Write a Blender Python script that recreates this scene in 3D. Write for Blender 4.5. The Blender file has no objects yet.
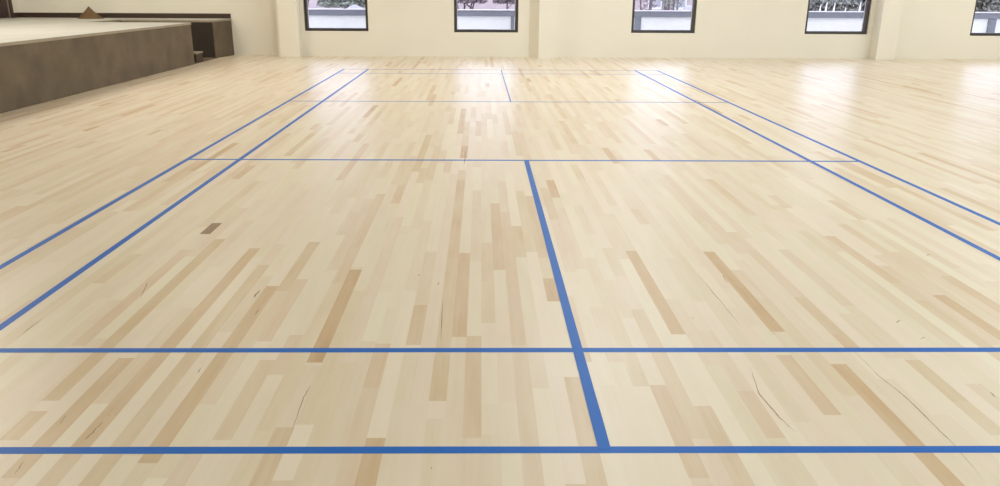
import bpy, bmesh, math, random
from mathutils import Vector, Matrix, noise
sc = bpy.context.scene
C = sc.collection
random.seed(7)

# ------------------------------------------------------------------ camera
CAM = Vector((-0.4076, -2.26652, 1.44843))
FPX, PX, PY = 787.81, 490.28, 243.0
YAW, PITCH, ROLL = 0.0124509, 0.3091460, 0.0054537
cy, sy, cp, sp = math.cos(YAW), math.sin(YAW), math.cos(PITCH), math.sin(PITCH)
fwd = Vector((sy*cp, cy*cp, -sp)); rgt0 = Vector((cy, -sy, 0)); up0 = rgt0.cross(fwd)
cr, sr = math.cos(ROLL), math.sin(ROLL)
rgt = cr*rgt0 + sr*up0; up = -sr*rgt0 + cr*up0
cam_d = bpy.data.cameras.new('camera'); cam = bpy.data.objects.new('camera', cam_d); C.objects.link(cam)
cam.matrix_world = Matrix(((rgt.x, up.x, -fwd.x, CAM.x), (rgt.y, up.y, -fwd.y, CAM.y), (rgt.z, up.z, -fwd.z, CAM.z), (0, 0, 0, 1)))
cam_d.sensor_width = 36; cam_d.lens = FPX/1000*36
cam_d.shift_x = (500-PX)/1000; cam_d.shift_y = 0
cam_d.clip_end = 300
sc.camera = cam

def ground(x, y, z=0.0):
    """where the line of sight through a photo pixel meets the height z (used to measure the floor)"""
    d = rgt*((x-PX)/FPX) - up*((y-PY)/FPX) + fwd
    return CAM + d*((z-CAM.z)/d.z)

# ------------------------------------------------------------------ sky, lights, exposure
W = bpy.data.worlds.new('sky'); sc.world = W; W.use_nodes = True
bgn = W.node_tree.nodes['Background']
bgn.inputs[0].default_value = (0.76, 0.80, 1.0, 1); bgn.inputs[1].default_value = 3.0
sc.view_settings.view_transform = 'Standard'; sc.view_settings.look = 'None'
sc.view_settings.exposure = 0.30; sc.view_settings.gamma = 1.0; sc.view_settings.use_curve_mapping = False

def area(name, loc, direction, sx, sy_, power, col):
    l = bpy.data.lights.new(name, 'AREA'); l.shape = 'RECTANGLE'; l.size = sx; l.size_y = sy_
    l.energy = power; l.color = col
    o = bpy.data.objects.new(name, l); C.objects.link(o); o.location = loc
    o.rotation_euler = Vector(direction).to_track_quat('-Z', 'Y').to_euler()
    return o
# daylight from the right side, given by an added area light out of view
area('daylight_fill_right', (15.7, 2.0, 2.9), (-1, .35, -0.05), 12, 3.8, 335, (0.74, 0.88, 1.0))
# added fill light behind the camera, out of view, to brighten the far wall
area('fill_behind', (8.5, -4.45, 3.0), (0, 1, 0.0), 13, 3.4, 360, (0.72, 0.87, 1.0))
# added fill lights under the ceiling, four rows of three, warm at left
for ly, pw_ in ((-1.0, 8), (4, 42), (9.0, 72), (13.0, 85)):
    for lx in ((-9.2 if ly < 10 else -6.0), 2, 11.5):
        area('ceiling_fill', (lx, ly, 5.35), (0, 0, -1), 2.6, 2.6, pw_*((1.05 if ly > 10 else .55) if lx > 9 else (2.7 if 8 < ly < 10 else .45 if ly > 10 else .8 if ly > 0 else .3) if lx < 0 else 1), (1.0, 0.92, 0.82) if lx < 0 else (0.90, 0.93, 1.0))

# ------------------------------------------------------------------ materials
def lin(c):
    return tuple(((v/255)/12.92 if v/255 <= .04045 else (((v/255)+.055)/1.055)**2.4) for v in c) + (1,)
def mat(name, col, rough=.6, metal=0, var=0.0, scale=5.0, bump=0.0, spec=.5, coat=0.0, stretch=(1, 1, 1)):
    m = bpy.data.materials.new(name); m.use_nodes = True
    nt = m.node_tree; b = nt.nodes['Principled BSDF']
    b.inputs['Base Color'].default_value = lin(col); b.inputs['Roughness'].default_value = rough
    b.inputs['Metallic'].default_value = metal; b.inputs['Specular IOR Level'].default_value = spec
    b.inputs['Coat Weight'].default_value = coat
    if var or bump:
        tc = nt.nodes.new('ShaderNodeTexCoord'); mp = nt.nodes.new('ShaderNodeMapping'); mp.inputs['Scale'].default_value = stretch
        n = nt.nodes.new('ShaderNodeTexNoise'); n.inputs['Scale'].default_value = scale; n.inputs['Detail'].default_value = 6
        nt.links.new(tc.outputs['Object'], mp.inputs[0]); nt.links.new(mp.outputs[0], n.inputs['Vector'])
        if var:
            r = nt.nodes.new('ShaderNodeMapRange'); r.inputs['From Min'].default_value = .3; r.inputs['From Max'].default_value = .7
            r.inputs['To Min'].default_value = 1-var; r.inputs['To Max'].default_value = 1+var
            mx = nt.nodes.new('ShaderNodeVectorMath'); mx.operation = 'SCALE'; mx.inputs[0].default_value = lin(col)[:3]
            nt.links.new(n.outputs['Fac'], r.inputs['Value']); nt.links.new(r.outputs[0], mx.inputs['Scale'])
            nt.links.new(mx.outputs[0], b.inputs['Base Color'])
        if bump:
            bp = nt.nodes.new('ShaderNodeBump'); bp.inputs['Strength'].default_value = bump; bp.inputs['Distance'].default_value = .01
            nt.links.new(n.outputs['Fac'], bp.inputs['Height']); nt.links.new(bp.outputs[0], b.inputs['Normal'])
    return m

M_wall = mat('cream_paint', (244, 238, 222), .55, var=.015, scale=1.2)
M_ceil = mat('ceiling_paint', (235, 230, 220), .8, var=.01)
M_frame = mat('dark_window_metal', (62, 56, 54), .45, var=.05)
M_blue = mat('blue_tape', (0, 106, 204), .42, var=.03, scale=3, spec=.3)
M_cement = mat('dark_cement', (111, 97, 79), .75, var=.22, scale=2.2, bump=.15)
M_screed = mat('pale_screed', (203, 203, 196), .55, var=.06, scale=1.5)
M_lip = mat('shaded_grey_screed', (168, 156, 136), .6, var=.1, scale=3)  # stage lip: pale screed with shade mixed into the colour; also greys step cap
M_board = mat('dark_skirting', (62, 44, 32), .5, var=.08)
M_dark = mat('dark_recess_tone', (46, 38, 28), .7, var=.1)
M_door = mat('dark_brown_door', (58, 40, 38), .45, var=.08, scale=4, stretch=(1, 1, .15))
M_doorline = mat('pale_door_edge', (150, 128, 112), .5)
M_handle = mat('steel', (180, 180, 180), .3, metal=1)
M_sand = mat('brown_sawdust', (118, 92, 64), .95, var=.15, scale=40, bump=.4)
M_streak = mat('dark_wood_mark', (168, 140, 110), .5, var=.25, scale=60)
M_white = mat('white_panel', (238, 239, 240), .5, var=.02)
M_rail = mat('blue_grey_metal', (122, 125, 138), .5, var=.05)
M_edge = mat('white_edge', (225, 222, 228), .5)
M_terr = mat('terrace_slab', (190, 190, 190), .8, var=.08)
M_pink = mat('pale_pink_render', (178, 162, 162), .8, var=.08, scale=2)
M_bark = mat('grey_bark', (96, 84, 88), .9, var=.2, scale=10)
M_leafp = mat('mauve_twigs', (132, 118, 122), .9, var=.35, scale=8)
M_leafg = mat('grey_green_leaves', (140, 144, 132), .9, var=.35, scale=8)
M_hedge = mat('hedge_leaves', (132, 130, 122), .9, var=.2, scale=6)
M_stone = mat('pale_stone', (160, 158, 164), .8, var=.1)

# pane: clear glass, mostly see-through with a faint reflection
M_glass = bpy.data.materials.new('clear_glass'); M_glass.use_nodes = True
nt = M_glass.node_tree; nt.nodes.clear()
o_ = nt.nodes.new('ShaderNodeOutputMaterial'); mx = nt.nodes.new('ShaderNodeMixShader'); tr = nt.nodes.new('ShaderNodeBsdfTransparent')
gl = nt.nodes.new('ShaderNodeBsdfGlossy'); gl.inputs['Roughness'].default_value = .02; fr = nt.nodes.new('ShaderNodeFresnel'); fr.inputs[0].default_value = 1.3
tr.inputs[0].default_value = (.95, .96, .97, 1)
nt.links.new(fr.outputs[0], mx.inputs[0]); nt.links.new(tr.outputs[0], mx.inputs[1]); nt.links.new(gl.outputs[0], mx.inputs[2]); nt.links.new(mx.outputs[0], o_.inputs[0])

# floor: maple strips; every strip carries its own tone in the attribute "plank"
def floor_material():
    m = bpy.data.materials.new('maple_strip_floor'); m.use_nodes = True
    nt = m.node_tree; N = nt.nodes; L = nt.links; b = N['Principled BSDF']
    at = N.new('ShaderNodeAttribute'); at.attribute_name = 'plank'
    sx = N.new('ShaderNodeSeparateColor'); L.new(at.outputs['Color'], sx.inputs[0])
    ramp = N.new('ShaderNodeValToRGB'); e = ramp.color_ramp.elements
    stops = [(0, (246, 237, 218)), (.25, (240, 229, 208)), (.5, (231, 214, 187)), (.75, (216, 189, 151)), (.9, (198, 165, 123)), (1, (142, 112, 84))]
    e[0].position, e[0].color = stops[0][0], lin(stops[0][1]); e[1].position, e[1].color = stops[-1][0], lin(stops[-1][1])
    for p, c in stops[1:-1]:
        k = e.new(p); k.color = lin(c)
    tc = N.new('ShaderNodeTexCoord')
    # offset the grain strip by strip
    off = N.new('ShaderNodeCombineXYZ'); mul = N.new('ShaderNodeMath'); mul.operation = 'MULTIPLY'; mul.inputs[1].default_value = 97
    L.new(sx.outputs[2], mul.inputs[0]); L.new(mul.outputs[0], off.inputs[2]); L.new(mul.outputs[0], off.inputs[1])
    add = N.new('ShaderNodeVectorMath'); add.operation = 'ADD'; L.new(tc.outputs['Object'], add.inputs[0]); L.new(off.outputs[0], add.inputs[1])
    mp = N.new('ShaderNodeMapping'); mp.inputs['Scale'].default_value = (55, 1.6, 1); L.new(add.outputs[0], mp.inputs[0])
    n1 = N.new('ShaderNodeTexNoise'); n1.inputs['Scale'].default_value = 1; n1.inputs['Detail'].default_value = 4; n1.inputs['Distortion'].default_value = .6
    L.new(mp.outputs[0], n1.inputs['Vector'])
    mp2 = N.new('ShaderNodeMapping'); mp2.inputs['Scale'].default_value = (14, 2.2, 1); L.new(add.outputs[0], mp2.inputs[0])
    n2 = N.new('ShaderNodeTexNoise'); n2.inputs['Scale'].default_value = 1; n2.inputs['Detail'].default_value = 3; L.new(mp2.outputs[0], n2.inputs['Vector'])
    # grain and blotch shift the tone
    def madd(a, k, c):
        q = N.new('ShaderNodeMath'); q.operation = 'MULTIPLY_ADD'; L.new(a, q.inputs[0]); q.inputs[1].default_value = k
        if isinstance(c, float): q.inputs[2].default_value = c
        else: L.new(c, q.inputs[2])
        return q.outputs[0]
    t = madd(n1.outputs['Fac'], .20, -.10)
    t = madd(n2.outputs['Fac'], .32, t)
    ad = N.new('ShaderNodeMath'); ad.operation = 'ADD'; L.new(t, ad.inputs[0]); L.new(sx.outputs[0], ad.inputs[1])
    sb = N.new('ShaderNodeMath'); sb.operation = 'SUBTRACT'; L.new(ad.outputs[0], sb.inputs[0]); sb.inputs[1].default_value = .16; sb.use_clamp = True
    L.new(sb.outputs[0], ramp.inputs[0])
    # pinker or yellower wood
    hue = N.new('ShaderNodeMix'); hue.data_type = 'RGBA'; hue.blend_type = 'MULTIPLY'; hue.inputs[0].default_value = 1
    hr = N.new('ShaderNodeValToRGB'); hr.color_ramp.elements[0].color = (.975, .975, .935, 1); hr.color_ramp.elements[1].color = (.985, .94, .945, 1)
    L.new(sx.outputs[1], hr.inputs[0]); L.new(ramp.outputs[0], hue.inputs[6]); L.new(hr.outputs[0], hue.inputs[7])
    L.new(hue.outputs[2], b.inputs['Base Color'])
    # lacquer: gloss with slight unevenness
    rr = N.new('ShaderNodeMapRange'); rr.inputs['To Min'].default_value = .26; rr.inputs['To Max'].default_value = .40
    L.new(n2.outputs['Fac'], rr.inputs['Value']); L.new(rr.outputs[0], b.inputs['Roughness'])
    b.inputs['Specular IOR Level'].default_value = .44
    return m
M_floor = floor_material()

# ------------------------------------------------------------------ helpers
def bx(bm, x0, x1, y0, y1, z0, z1, bev=0.0):
    v = [bm.verts.new(p) for p in [(x0,y0,z0),(x1,y0,z0),(x1,y1,z0),(x0,y1,z0),(x0,y0,z1),(x1,y0,z1),(x1,y1,z1),(x0,y1,z1)]]
    fs = [bm.faces.new([v[i] for i in f]) for f in [(3,2,1,0),(4,5,6,7),(0,1,5,4),(1,2,6,5),(2,3,7,6),(3,0,4,7)]]
    if bev:
        es = list({e for f in fs for e in f.edges})
        bmesh.ops.bevel(bm, geom=es, offset=bev, segments=2, profile=.5, affect='EDGES')
def prism(bm, pts, z0, z1):
    lo = [bm.verts.new((x, y, z0)) for x, y in pts]; hi = [bm.verts.new((x, y, z1)) for x, y in pts]
    bm.faces.new(lo[::-1]); bm.faces.new(hi)
    n = len(pts)
    for i in range(n): bm.faces.new([lo[i], lo[(i+1) % n], hi[(i+1) % n], hi[i]])
def tube(bm, a, b, r0, r1, n=8):
    a, b = Vector(a), Vector(b); d = (b-a).normalized(); u = d.orthogonal().normalized(); w = d.cross(u)
    A = [bm.verts.new(a+(u*math.cos(t)+w*math.sin(t))*r0) for t in [2*math.pi*i/n for i in range(n)]]
    B = [bm.verts.new(b+(u*math.cos(t)+w*math.sin(t))*r1) for t in [2*math.pi*i/n for i in range(n)]]
    bm.faces.new(A[::-1]); bm.faces.new(B)
    for i in range(n): bm.faces.new([A[i], A[(i+1) % n], B[(i+1) % n], B[i]])
def obj(name, bm, m, parent=None, smooth=False):
    me = bpy.data.meshes.new(name); bmesh.ops.recalc_face_normals(bm, faces=bm.faces[:]); bm.to_mesh(me); bm.free()
    for mm in (m if isinstance(m, (list, tuple)) else [m]): me.materials.append(mm)
    if smooth:
        for p in me.polygons: p.use_smooth = True
    o = bpy.data.objects.new(name, me); C.objects.link(o)
    if parent: o.parent = parent
    return o
def box(name, m, *b, parent=None, bev=0.0):
    bm = bmesh.new(); bx(bm, *b, bev); return obj(name, bm, m, parent)
def struct(o): o['kind'] = 'structure'; return o
def tag(o, label, cat, group=None):
    o['label'] = label; o['category'] = cat
    if group: o['group'] = group
    return o
def thing(name, label, cat, loc=(0, 0, 0), group=None):
    o = bpy.data.objects.new(name, None); C.objects.link(o); o.location = loc
    return tag(o, label, cat, group)

# ------------------------------------------------------------------ room shell
XL, XR, YB, YF, HC = -11.05, 16.0, -4.6, 16.45, 5.6       # left, right, behind camera, far wall, ceiling
YR = 16.75                                                # far wall behind the stage
SW, PH = 0.065, -0.015                                    # strip width and phase

# floor strips --------------------------------------------------------------
special = {}
def plank(near, far, tone, hue=.5, row_from='near'):
    a, b = ground(*near), ground(*far)
    x = a.x if row_from == 'near' else b.x
    r = math.floor((x-PH)/SW)
    if not any(a.y < q[1] and b.y > q[0] for q in special.get(r, [])):
        special.setdefault(r, []).append((a.y, b.y, .4+(tone-.4)*(.85 if tone < .9 else 1), hue))
for s in [((315.5,362.5),(355,269.6),.84,.6), ((139,463),(259,286),.74,.4), ((8,440),(38,411),.72,.3), ((12,478),(126,358),.70,.4),
          ((74,450),(110,416),.68,.3), ((368,500),(377,438),.74,.5), ((438,401),(438,355),.60,.1), ((482,404),(482,354),.05,.3),
          ((978,500),(893,364),.76,.7), ((936,397),(902,358),.05,.4), ((833,415),(784,355),.58,.7), ((963,402),(918,360),.55,.2),
          ((780,438),(756,391),.52,.9), ((1030,352),(938,295),.74,.4), ((893,283),(834,236),.56,.9), ((1010,313),(948,276),.66,.6),
          ((858,348),(840,334),.70,.8), ((460,337),(464,253),.64,.7), ((282,291),(315,242),.62,.4), ((415,345),(421,305),.58,.6),
          ((697,478),(657,385),.60,.7), ((587,446),(568,377),.55,.5), ((72,346),(168,266),.55,.9), ((525,345),(512,212),.5,.9),
          ((545,258),(535,205),.55,.9), ((203.5,234),(217,223),.99,.6), ((466,158),(466.5,146),.82,.95), ((703,406),(668,345),.08,.4),
          ((190,446),(240,352),.12,.3), ((388,292),(402,235),.12,.3), ((480,336),(474,275),.12,.3),
          ((365,446),(390,350),.56,.4), ((300,335),(330,270),.15,.4), ((700,268),(670,225),.08,.4), ((215,440),(265,360),.5,.4)]:
    plank(*s)
verts, faces, cols = [], [], []
r0, r1 = math.floor((XL-PH)/SW), math.ceil((XR-PH)/SW)
rowtone = {}
for r in range(r0, r1):
    x0 = max(XL, PH+r*SW); x1 = min(XR, PH+(r+1)*SW)
    cuts = [YB]; y = YB - random.random()*.9
    while y < YR:
        y += random.choice((.35, .5, .7, .9, 1.1, 1.3, 1.6, 2.0))*random.uniform(.8, 1.2)
        if YB < y < YR: cuts.append(y)
    cuts.append(YR)
    segs = [[a, b, None] for a, b in zip(cuts, cuts[1:])]
    for (a, b, t, h) in special.get(r, []):
        out = []
        for s in segs:
            if s[1] <= a or s[0] >= b: out.append(s); continue
            if s[0] < a: out.append([s[0], a, s[2]])
            if s[1] > b: out.append([b, s[1], s[2]])
        out.append([a, b, (t, h)]); out.sort(key=lambda q: q[0]); segs = out
    for a, b, th in segs:
        if th: t, h = th
        else:
            u = random.random()
            t = random.triangular(.0, .58, .26)
            if u < .035: t = random.uniform(.55, .76)
            elif u < .16: t = random.uniform(.0, .12)
            h = random.random()
        if x0 < -8 and a > 1e9: continue
        i = len(verts); verts += [(x0, a, 0), (x1, a, 0), (x1, b, 0), (x0, b, 0)]; faces.append((i, i+1, i+2, i+3))
        cols.append((t, h, random.random(), 1))
nplank = len(faces)
# mineral streaks, cracks and knots lying in single strips (slivers of darker wood)
def streak(px, w):
    pts = [ground(*p) for p in px]
    n = len(pts)
    dense = []
    for k in range(n-1):
        for q in range(5): dense.append(pts[k].lerp(pts[k+1], q/5))
    dense.append(pts[-1]); m = len(dense)
    L, R = [], []
    for k, p in enumerate(dense):
        ww = .8*w*math.sin(math.pi*(k+.4)/(m-.2))*random.uniform(.5, 1.2)
        jx = random.uniform(-.25, .25)*w
        L.append((p.x-ww/2+jx, p.y, .0004)); R.append((p.x+ww/2+jx, p.y, .0004))
    i = len(verts); verts.extend(L); verts.extend(R)
    for k in range(m-1): faces.append((i+k, i+m+k, i+m+k+1, i+k+1)); cols.append((.9, .5, random.random(), 1))
for px, w in [(((740,325),(716,296),(697,273)),.006), (((728,283),(722,275)),.006), (((795,432),(780,418),(759,394),(750,367)),.007),
              (((987,484),(957,448),(936,427),(909,400),(879,376),(849,346)),.005), (((292,430),(304,397),(311,385)),.005),
              (((198,373),(201,368)),.008), (((253,298),(260,290)),.014), (((255,315),(259,309)),.008), (((441,340),(443,299)),.005),
              (((17,338),(43,318)),.006), (((431.3,469),(431.6,467)),.006), (((691,318.6),(695,317.6)),.009), (((418,276),(419.5,274.5)),.010),
              (((140,299),(146,286),(148,282)),.006), (((438,285),(439,282)),.007), (((896,323),(900,320)),.01), (((920,339),(925,337)),.01),
              (((996,398),(990,392)),.007), (((926,256),(930,254)),.012), (((85,440),(103,422)),.010), (((60,424),(66,415)),.006), (((15,474),(24,461)),.008),
              (((464.5,164),(465.5,150)),.015), (((205,232),(210,228)),.02), (((772,334),(775,333)),.009), (((350,452),(350.5,450)),.004)]:
    streak(px, w)
me = bpy.data.meshes.new('floor'); me.from_pydata(verts, [], faces)
at = me.attributes.new('plank', 'FLOAT_COLOR', 'FACE'); at.data.foreach_set('color', [c for q in cols for c in q])
me.materials.append(M_floor); me.materials.append(M_streak)
for i, p in enumerate(me.polygons):
    if i >= nplank: p.material_index = 1
fl = bpy.data.objects.new('floor', me); C.objects.link(fl); struct(fl)
struct(box('floor_slab', M_terr, XL-.3, XR+.3, YB-.3, YR+.25, -.3, -.004))

struct(box('ceiling', M_ceil, XL-.3, XR+.3, YB-.3, YR+.3, HC, HC+.2))
struct(box('wall_left', M_wall, XL-.25, XL, YB, YR, 0, HC))
struct(box('wall_front', M_wall, XL-.25, XR+.25, YB-.25, YB, 0, HC))
struct(box('wall_right', M_wall, XR, XR+.25, YB, YR, 0, HC))
# far wall with its window openings
WIN = [(-4.449, -2.994), (-1.031, .438), (3.041, 4.514), (7.052, 8.516), (10.90, 12.36)]
ZSS, ZT = (.563, .549, .554, .546, .525), 2.05
bm = bmesh.new(); xs = [-5.02] + [v for w in WIN for v in w] + [XR]
for k in range(0, len(xs), 2): bx(bm, xs[k], xs[k+1], YF, YF+.25, 0, HC)
for (a, b), ZS in zip(WIN, ZSS): bx(bm, a, b, YF, YF+.25, 0, ZS); bx(bm, a, b, YF, YF+.25, ZT, HC)
bx(bm, XL, -5.02, YR, YR+.25, 0, HC); bx(bm, -5.27, -5.02, YF+.25, YR+.01, 0, HC)
struct(obj('wall_back', bm, M_wall))
# pilasters
bm = bmesh.new(); bx(bm, -4.96, -4.53, 16.12, YF, 0, HC, .008); bx(bm, -5.02, -4.96, 16.2, YR, 0, HC); struct(obj('trim_1', bm, M_wall))
bm = bmesh.new(); prism(bm, [(.69, YF), (.895, 16.12), (1.31, 16.12), (1.31, YF)], 0, HC); struct(obj('trim_2', bm, M_wall))
bm = bmesh.new(); bx(bm, 8.62, 9.06, 16.10, YF, 0, HC, .008); struct(obj('trim_3', bm, M_wall))

# windows ---------------------------------------------------------------------
for i, (a, b) in enumerate(WIN):
    ZS = ZSS[i]
    bm = bmesh.new(); f0, f1, t = YF+.05, YF+.20, .062
    bx(bm, a, a+t, f0, f1, ZS, ZT, .004); bx(bm, b-t, b, f0, f1, ZS, ZT, .004)
    bx(bm, a+t, b-t, f0, f1, ZS, ZS+t, .004); bx(bm, a+t, b-t, f0, f1, ZT-t, ZT, .004)
    fr_ = struct(obj('window_%d' % (i+1), bm, M_frame))
    p = box('pane', M_glass, a+t, b-t, f1-.02, f1-.014, ZS+t, ZT-t); p.parent = fr_
    # pale inner bead along the glass
    bm = bmesh.new(); g = .012
    bx(bm, a+t, a+t+g, f1-.05, f1-.03, ZS+t, ZT-t); bx(bm, b-t-g, b-t, f1-.05, f1-.03, ZS+t, ZT-t)
    bd = obj('glazing_bead', bm, M_edge, fr_)

# door in the left wall, at stage height ----------------------------------------
SZ = .82
d = struct(thing('door_1', 'x', 'x')); del d['label']; del d['category']
bm = bmesh.new(); bx(bm, XL, XL+.05, 16.33, 16.44, SZ+.002, 3.0, .004); bx(bm, XL, XL+.05, 15.3, 15.41, SZ+.002, 3.0, .004); bx(bm, XL, XL+.05, 15.41, 16.33, 2.9, 3.0, .004)
obj('door_frame', bm, M_door, d)
bm = bmesh.new(); bx(bm, XL, XL+.03, 15.43, 16.27, SZ+.01, 2.9, .003); bx(bm, XL+.03, XL+.037, 15.53, 16.15, 1.0, 1.75, .003); bx(bm, XL+.03, XL+.037, 15.53, 16.15, 1.9, 2.75, .003)
obj('door_leaf', bm, M_door, d)
box('door_seal', M_doorline, XL, XL+.034, 16.275, 16.325, SZ+.004, 2.9, parent=d)
bm = bmesh.new(); tube(bm, (XL+.03, 15.5, 1.85), (XL+.08, 15.5, 1.85), .012, .012); tube(bm, (XL+.08, 15.49, 1.85), (XL+.08, 15.62, 1.85), .01, .01); obj('door_handle', bm, M_handle, d)

# ------------------------------------------------------------------ stage
st = thing('stage', 'raised concrete stage with dark cement sides and pale top along the left wall', 'stage')
SX, SY = -6.26, 14.25
def slab_L(z0, z1, grow, name, m, bev):
    bm = bmesh.new()
    XS = -8.35
    pts = [(XL+.001, YB+.02), (SX+grow, YB+.02), (SX+grow, SY+grow), (XS+grow, SY+grow), (XS+grow, 15.8-grow), (-6.31+grow, 15.8-grow), (-6.2+grow, YR-.001), (XL+.001, YR-.001)]
    prism(bm, pts, z0, z1)
    if bev: bmesh.ops.bevel(bm, geom=[e for e in bm.edges if abs(e.verts[0].co.z-z1) < 1e-6 and abs(e.verts[1].co.z-z1) < 1e-6], offset=bev, segments=3, profile=.5, affect='EDGES')
    return obj(name, bm, m, st)
slab_L(0.001, SZ-.042, 0, 'stage_body', M_cement, 0)
slab_L(SZ-.042, SZ-.004, .008, 'edge_strip', M_lip, 0)
slab_L(SZ-.004, SZ, .006, 'stage_top', M_screed, .003)
box('dark_recess_sheet', M_dark, -8.3, -6.335, 15.775, 15.8, .012, SZ-.06, parent=st)  # added thin sheet that darkens the back face of the recess
# recess floor, small step inside the recess
box('recess_floor', M_cement, -8.35, SX-.01, SY, 15.8, .0006, .012, parent=st)
bm = bmesh.new(); bx(bm, -6.78, -6.29, 14.44, 14.86, .012, .185, .006); sp_ = obj('step', bm, M_board, st)
bm = bmesh.new(); bx(bm, -6.79, -6.28, 14.43, 14.87, .185, .215, .004); obj('step_cap', bm, M_lip, sp_)
for k in range(3):
    bm = bmesh.new(); bx(bm, -8.35+.0, -7.4-.28*k+.0, SY+.001, 15.77, .012+.2*k, .21+.2*k, .004); obj('stair_tread', bm, M_cement, st)

# dark skirting board above the stage floor
bm = bmesh.new(); bx(bm, XL+.018, -6.2, YR-.018, YR, SZ, .928, .003); bx(bm, XL, XL+.018, 16.44, YR, SZ, .928, .003)
struct(obj('baseboard_back', bm, M_board))

# sawdust heap
bm = bmesh.new(); rings, seg = 14, 36
cx, cyy = -9.22, 16.28
prev = None
top = bm.verts.new((cx-.0, cyy, SZ+.265))
for k in range(1, rings+1):
    f = k/rings; ring = []
    for s in range(seg):
        a = 2*math.pi*s/seg
        rx = .26*f; tail = 1.0
        if math.cos(a) > .2: tail += .2*f*f*f*max(0, math.cos(a)-.2)
        x = cx+rx*math.cos(a)*tail; y_ = cyy+rx*math.sin(a)
        h = .265*(1-f)**1.15
        nz = noise.noise(Vector((x*9, y_*9, k)))*.016*(1-abs(2*f-1))
        ring.append(bm.verts.new((x, y_, SZ+.001+(max(0.0, h+nz) if k < rings else 0))))
    for s in range(seg):
        if prev is None: bm.faces.new([top, ring[s], ring[(s+1) % seg]])
        else: bm.faces.new([prev[s], ring[s], ring[(s+1) % seg], prev[(s+1) % seg]])
    prev = ring
bm.faces.new(prev[::-1])
tag(obj('sawdust_heap', bm, M_sand, smooth=True), 'small pointed heap of brown sawdust on the stage against the dark skirting', 'heap')

# ------------------------------------------------------------------ court tape
def tape(p0, p1, label, w=.040, h=.0008):
    a, b = Vector((*p0, 0)), Vector((*p1, 0)); d = (b-a).normalized(); n = Vector((-d.y, d.x, 0))*w/2
    bm = bmesh.new(); k = 24
    rows = []
    for i in range(k+1):
        p = a.lerp(b, i/k); j = n*(1+random.uniform(-.03, .03))
        rows.append([bm.verts.new(q) for q in ((p.x-j.x, p.y-j.y, .0001), (p.x+j.x, p.y+j.y, .0001), (p.x+j.x, p.y+j.y, h), (p.x-j.x, p.y-j.y, h))])
    for i in range(k):
        for s in range(4): bm.faces.new([rows[i][s], rows[i+1][s], rows[i+1][(s+1) % 4], rows[i][(s+1) % 4]])
    bm.faces.new(rows[0]); bm.faces.new(rows[-1][::-1])
    return tag(obj('floor_tape', bm, M_blue), label, 'tape', 'blue court lines taped on the wooden floor')
LO, LI, RI, RO = -3.03, -2.57, 2.57, 3.025
tape((LO, .014), (RO, .011), 'nearest cross line, wide blue tape along the bottom edge of the photo')
tape((LO, .771), (RO, .781), 'second nearest blue cross line, cutting across the near centre line', h=.0011)
tape((LO, 4.718), (RO, 4.712), 'third cross line, thin, where the near centre line ends at its far tip', h=.0011)
tape((LO, 8.655), (RO, 8.675), 'fourth cross line, faint and thin, beyond the far gap without centre line', w=.032, h=.0011)
tape((LO, 12.53), (RO, 12.54), 'fifth cross line, very faint, just in front of the farthest one', w=.032, h=.0011)
tape((LO, 13.30), (RO, 13.30), 'farthest cross line, very faint, closest to the window wall')
tape((-3.024, .0), (LO-.035, 13.32), 'long left outer sideline, the blue line nearest the stage', h=.0014)
tape((-2.561, .0), (LI-.022, 13.32), 'long left inner sideline, second blue line from the stage', h=.0014)
tape((RI, .0), (RI+.005, 13.32), 'long right inner sideline, reaching the photo edge lower than the other right line', h=.0014)
tape((RO, .0), (RO-.01, 13.32), 'long right outer sideline, the rightmost blue line on the floor', h=.0014)
tape((.005, .015), (0, 4.70), 'near centre line, thick blue tape running away from the viewer', w=.043, h=.0017)
tape((0, 8.68), (-.022, 13.30), 'far centre line, short faint stretch between the fourth and farthest cross lines', w=.016, h=.0017)

# ------------------------------------------------------------------ outside
OUT = -.12
struct(box('ground_terrace', M_terr, -30, 40, 16.72+.3, 60, OUT-.3, OUT))
t = thing('balustrade', 'low terrace wall of white panels under a blue grey rail outside the windows', 'railing', (0, 18.6, OUT))
def pbox(name, m, *b, bev=0.0):
    o = box(name, m, *[b[0], b[1], b[2]-18.6, b[3]-18.6, b[4]-OUT, b[5]-OUT], bev=bev); o.parent = t; return o
posts = [-8.9, -5.8, -2.7, .39, 3.595, 6.6, 9.65, 12.73, 15.8]
pw = [.17, .17, .17, .08, .17, .17, .17, .2, .17]
for k in range(len(posts)): pbox('post', M_rail, posts[k]-pw[k]/2, posts[k]+pw[k]/2, 18.6, 18.7, OUT, .845, bev=.004)
for k in range(len(posts)-1): pbox('panel', M_white, posts[k]+pw[k]/2, posts[k+1]-pw[k+1]/2, 18.64, 18.67, OUT, .845)
pbox('top_rail', M_rail, posts[0]-.1, posts[-1]+.1, 18.58, 18.72, .845, .985, bev=.006)
pbox('rail_highlight', M_edge, posts[0]-.1, posts[-1]+.1, 18.56, 18.74, .986, 1.01, bev=.004)  # white strip carrying the rail's top-edge highlight as colour

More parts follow.
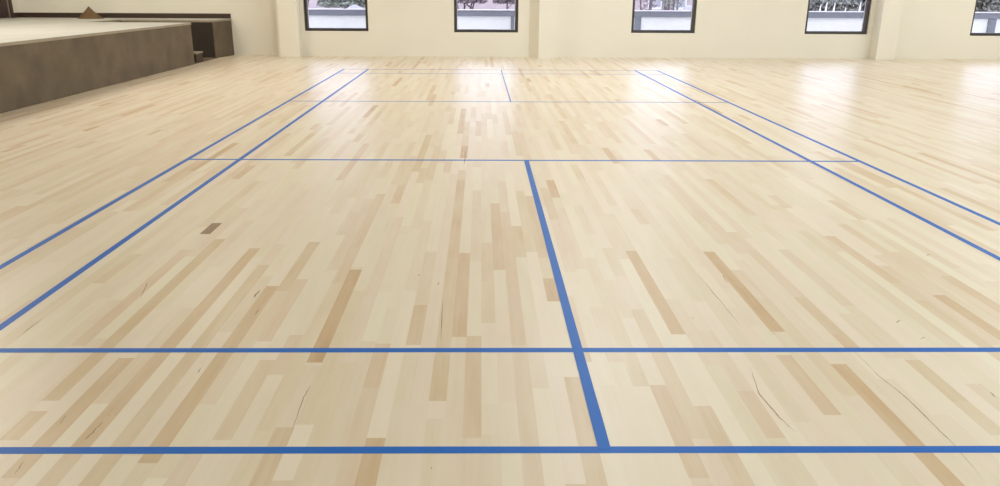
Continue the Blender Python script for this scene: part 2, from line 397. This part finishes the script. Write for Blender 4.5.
# low pink building beyond
b = thing('pink_building', 'pale pink building with white windows beyond the terrace', 'building', (0, 31, OUT))
bm = bmesh.new(); bx(bm, -16, 10.5, 0, 6, 0, 2.5, .03); obj('facade', bm, M_pink, b)
for k, x in enumerate((-13, -9.7, 2.9, 6.62, 7.62, 9.4)):
    wf = box('building_window', M_edge, x-.27, x+.27, -.06, .02, .9, 2.4, parent=b, bev=.01)
    box('window_glass', M_stone, x-.22, x+.22, -.07, -.055, 1.0, 2.3, parent=wf)
box('plinth', M_rail, -16.02, 10.52, -.05, .02, 0, .35, parent=b)
rf = box('roof_edge', M_edge, -16.2, 10.7, -.25, 6.2, 2.5, 2.62, parent=b, bev=.02)
box('drain_pipe', M_bark, 7.0, 7.2, -.2, -.06, 0, 2.5, parent=b, bev=.03)

def foliage(bm, c, r, n, s, boxy=False):
    for _ in range(n):
        v = Vector((random.uniform(-1, 1), random.uniform(-1, 1), random.uniform(-1, 1))) if boxy else Vector((random.gauss(0, 1), random.gauss(0, 1), random.gauss(0, 1))).normalized()*random.random()**.45
        p = Vector((c[0]+v.x*r[0], c[1]+v.y*r[1], c[2]+v.z*r[2]))
        a = Vector((random.uniform(-1, 1), random.uniform(-1, 1), random.uniform(-1, 1))).normalized(); q = a.orthogonal().normalized()
        k = s*random.uniform(.6, 1.3)
        bm.faces.new([bm.verts.new(p-a*k), bm.verts.new(p+q*k*.5), bm.verts.new(p+a*k), bm.verts.new(p-q*k*.5)])
def tree(name, x, y, h, crown_z, cr, mleaf, label, cat, group=None, stems=3, n=700, ls=.09, spread=.35):
    t = thing(name, label, cat, (x, y, OUT), group)
    bm = bmesh.new()
    for k in range(stems):
        a = 6.28*k/stems+random.random(); bx_, by_ = math.cos(a)*.06, math.sin(a)*.06
        mid = (math.cos(a)*spread*.5, math.sin(a)*spread*.5, crown_z*.6); end = (math.cos(a)*spread, math.sin(a)*spread, h*.8)
        tube(bm, (bx_, by_, 0), mid, .045, .035); tube(bm, mid, end, .035, .015)
        for j in range(4):
            f = .3+.17*j; p = Vector(mid).lerp(Vector(end), f)
            tube(bm, p, p+Vector((random.uniform(-.5, .5), random.uniform(-.3, .3), random.uniform(.1, .5))), .014, .005, 5)
    obj('trunk', bm, M_bark, t)
    bm = bmesh.new(); foliage(bm, (0, 0, crown_z+(h-crown_z)/2), (cr, cr*.6, (h-crown_z)/2), n, ls, n > 800); obj('foliage', bm, mleaf, t)
    return t
tree('garden_tree', -4.75, 25.6, 2.0, 1.05, 1.1, M_leafg, 'grey green bushy tree seen in the right half of the leftmost window', 'tree', n=3000)
tree('garden_tree', -6.7, 26.5, 2.2, 1.2, .45, M_leafp, 'slim bare mauve tree at the left edge of the leftmost window', 'tree', n=200)
tree('garden_tree', -1.0, 26, 2.1, 1.2, .75, M_leafp, 'bare mauve tree with thin stems in the left half of the second window', 'tree', stems=5, n=2200, spread=.5)
tree('garden_tree', .45, 25.6, 2.1, 1.2, .45, M_leafp, 'bare mauve tree with one thin stem in the right half of the second window', 'tree', stems=1, n=900, spread=.05)
tree('garden_tree', 5.4, 26.4, 2.3, .95, .5, M_leafp, 'sparse twiggy mauve tree in the left half of the third window', 'tree', n=170, spread=.4)
tree('garden_tree', 6.6, 27.5, 2.3, .95, .6, M_leafg, 'sparse grey green tree in the right half of the third window', 'tree', n=260, spread=.4)
for x, w, lb in ((12.4, 1.9, 'dark grey green hedge behind the white stakes in the fourth window'), (18.2, 1.5, 'grey green hedge filling the top of the rightmost window')):
    t2 = thing('hedge', lb, 'hedge', (x, 27.5, OUT))
    bm = bmesh.new(); foliage(bm, (0, 0, 1.0), (w, .6, 1.0), 7500, .12, True); obj('foliage', bm, M_hedge, t2)
    bm = bmesh.new()
    for k in range(7): tube(bm, (-w*.8+k*w*.27, 0, 0), (-w*.8+k*w*.27+random.uniform(-.2, .2), 0, 1.8), .04, .02)
    obj('trunk', bm, M_bark, t2)
# stakes and stones
for k, (x, h, lb) in enumerate(((10.93, 1.22, 'first thin white stake from the left in the fourth window'), (11.13, 1.3, 'second thin white stake, close beside the first in the fourth window'),
        (11.40, 1.28, 'thick white stake, third from the left in the fourth window'), (11.78, 1.12, 'short white stake in the middle of the fourth window'),
        (12.27, 1.32, 'tall white stake right of the middle in the fourth window'), (12.78, 1.2, 'rightmost white stake in the fourth window'))):
    o = thing('garden_stake', lb, 'stake', (x, 25.2, OUT), 'white garden stakes beyond the terrace')
    bm = bmesh.new(); tube(bm, (0, 0, 0), (.03, 0, h*.8), .04, .03); tube(bm, (.03, 0, h*.8), (.05, 0, h), .03, .006); obj('shaft', bm, M_edge, o)
    bm = bmesh.new(); tube(bm, (0, 0, 0), (0, 0, .08), .07, .055); obj('base', bm, M_stone, o)
def rock(x, y, r, label):
    bm = bmesh.new(); bmesh.ops.create_icosphere(bm, subdivisions=3, radius=1)
    for v in bm.verts:
        n_ = 1+.25*noise.noise(v.co*1.6+Vector((x, y, 0))); v.co = Vector((v.co.x*r[0]*n_, v.co.y*r[1]*n_, max(v.co.z, -.8)*r[2]*n_))
    o = obj('garden_rock', bm, M_stone, smooth=True); o.location = (x, y, OUT+r[2]*.75); tag(o, label, 'rock')
rock(-4.45, 24.2, (.5, .4, .62), 'pale rock below the grey green tree in the leftmost window')
rock(6.65, 25.2, (.42, .35, .66), 'pale rock standing behind the rail in the third window')
rock(16.9, 25.4, (1.1, .5, .58), 'long pale rock just above the rail in the rightmost window')
